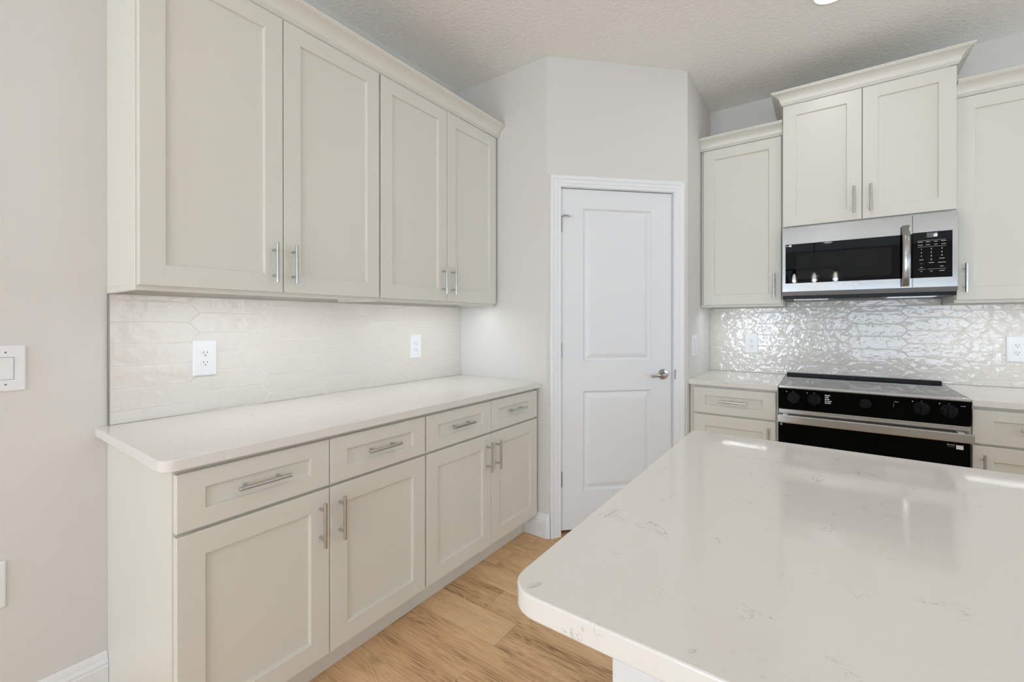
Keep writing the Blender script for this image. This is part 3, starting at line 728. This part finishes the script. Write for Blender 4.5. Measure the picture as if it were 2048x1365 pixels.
# display and keys
KZ = KF + 0.0001
dp = MB().box(2.4485, 2.4905, 1.7130, 1.7375 - 0.0005, KF - 0.0004, KZ, ME).build('display', 'lcd', cpo)
text('display_digits', ':0', ME, 2.4735, 1.7168, KZ + 0.0003, 0.021, cpo, 'digit', bold=0.0004)
for v, segs in ((1.6975, ((2.4130, 2.5210),)), (1.6650, ((2.4130, 2.5210),)), (1.5475, ((2.4130, 2.4450), (2.4540, 2.5210)))):
    for (a, b_) in segs: MB().box(a, b_, v, v + 0.0009, KF - 0.0004, KZ, ME).build('key_line', 'mark', cpo)
for r, v in enumerate((1.6895, 1.6745)):
    for c, u in enumerate((2.424, 2.4535, 2.483, 2.512)):
        ww = (0.010, 0.008, 0.0065, 0.009)[c]; MB().box(u - ww, u + ww, v, v + 0.0022, KF - 0.0004, KZ, ME).build('key_print', 'mark', cpo)
for r, row in enumerate((('1', '2', '3'), ('4', '5', '6'), ('7', '8', '9'), ('', '0', ''))):
    for c, ch in enumerate(row):
        if ch: text('key_digit', ch, ME, (2.4280, 2.4660, 2.5060)[c], 1.6500 - r * 0.0185, KZ + 0.0002, 0.0105, cpo, 'white', align='CENTER')
for (u, v, ww, mm) in ((2.428, 1.597, 0.008, 'mark'), (2.506, 1.600, 0.010, 'mark'), (2.466, 1.580, 0.010, 'mark'), (2.506, 1.579, 0.014, 'mark'), (2.428, 1.576, 0.006, 'dim'),
                       (2.506, 1.559, 0.007, 'mark'), (2.428, 1.556, 0.005, 'mark'), (2.428, 1.536, 0.004, 'mark'), (2.466, 1.536, 0.004, 'mark'), (2.506, 1.536, 0.010, 'mark')):
    MB().box(u - ww, u + ww, v, v + 0.0024, KF - 0.0004, KZ, ME).build('key_print', mm, cpo)
text('brand_mark', 'Whirlpool', ME, 2.128, 1.4790, KF + 0.0003, 0.0165, dmw, 'white', align='CENTER')
MB().box(1.8400, 1.8520, 1.7235, 1.7345, KF - 0.0004, KF + 0.0001, ME).build('sticker', 'white', dmw)
MB().box(1.8245, 1.8385, 1.7265, 1.7300, KF - 0.0004, KF + 0.0001, ME).build('sticker_print', 'mark', dmw)

# ------------------------------------------------------------------ ceiling lights and pendant bar
def can(x, y, label, group=None, power=1.2):
    t = thing('recessed_light', label, 'ceiling light', (x, y, ZC), group)
    r = MB(); s = 32
    for rr, z in ((0.088, ZC), (0.088, ZC - 0.004), (0.074, ZC - 0.007), (0.070, ZC - 0.0015)):
        for i in range(s): a = 2 * PI * i / s; r.v.append((x + rr * math.cos(a), y + rr * math.sin(a), z))
    for k in range(3):
        for i in range(s): r.f.append((k * s + i, k * s + (i + 1) % s, (k + 1) * s + (i + 1) % s, (k + 1) * s + i))
    r.build('trim_ring', 'trim', t, smooth=True)
    MB().tube([(x, y, ZC - 0.0045), (x, y, ZC - 0.0015)], 0.0705, 32).build('lamp_lens', 'can', t)
    l = area('ceiling_lamp', (0, 0, -0.010), (0, 0, 0), 0.14, 0, power, (0.95, 0.97, 1.0), 'DISK'); l.parent = t
can(2.045, 2.560, 'round white recessed ceiling light at the top edge of the picture')
for (x, y) in ((2.07, -4.3), (3.9, 2.55), (2.045, 0.9), (3.9, 0.9), (2.07, -1.2), (3.9, -1.2), (3.9, -4.3)):
    can(x, y, 'round white recessed ceiling light outside the picture', 'recessed ceiling lights out of view')
t = thing('pendant_bar', 'black bar pendant with three glass jar shades, mirrored in the microwave door', 'pendant light', (1.88, -2.5, ZC))
p = MB(); p.tube([(1.88, -2.5, ZC), (1.88, -2.5, ZC - 0.02)], 0.06, 24); p.tube([(1.88, -2.5, ZC - 0.02), (1.88, -2.5, 2.15)], 0.006, 10); p.tube([(1.48, -2.5, 2.15), (2.28, -2.5, 2.15)], 0.010, 12)
p.build('hanging_bar', 'blackm', t)
for x in (1.60, 1.88, 2.16):
    MB().tube([(x, -2.5, 2.15), (x, -2.5, 2.09), (x, -2.5, 2.07)], [0.018, 0.022, 0.035], 20).build('lamp_holder', 'blackm', t)
    g = MB(); s = 24
    for rr, z in ((0.050, 2.075), (0.050, 1.90), (0.047, 1.90), (0.047, 2.075)):
        for i in range(s): a = 2 * PI * i / s; g.v.append((x + rr * math.cos(a), -2.5 + rr * math.sin(a), z))
    for k in range(4):
        for i in range(s): g.f.append((k * s + i, k * s + (i + 1) % s, ((k + 1) % 4) * s + (i + 1) % s, ((k + 1) % 4) * s + i))
    g.build('glass_shade', 'glass', t, smooth=True)
    pl = bpy.data.lights.new('pendant_glow', 'POINT'); pl.energy = 27; pl.color = (0.93, 0.97, 1.03); pl.shadow_soft_size = 0.04
    po = bpy.data.objects.new('pendant_glow', pl); C.collection.objects.link(po); po.parent = t; po.location = (x - 1.88, 0, 1.96 - ZC)
    MB().tube([(x, -2.5, 2.07), (x, -2.5, 2.04), (x, -2.5, 2.01), (x, -2.5, 1.985), (x, -2.5, 1.975)], [0.010, 0.016, 0.026, 0.020, 0.006], 16).build('bulb', 'bulb', t, smooth=True)
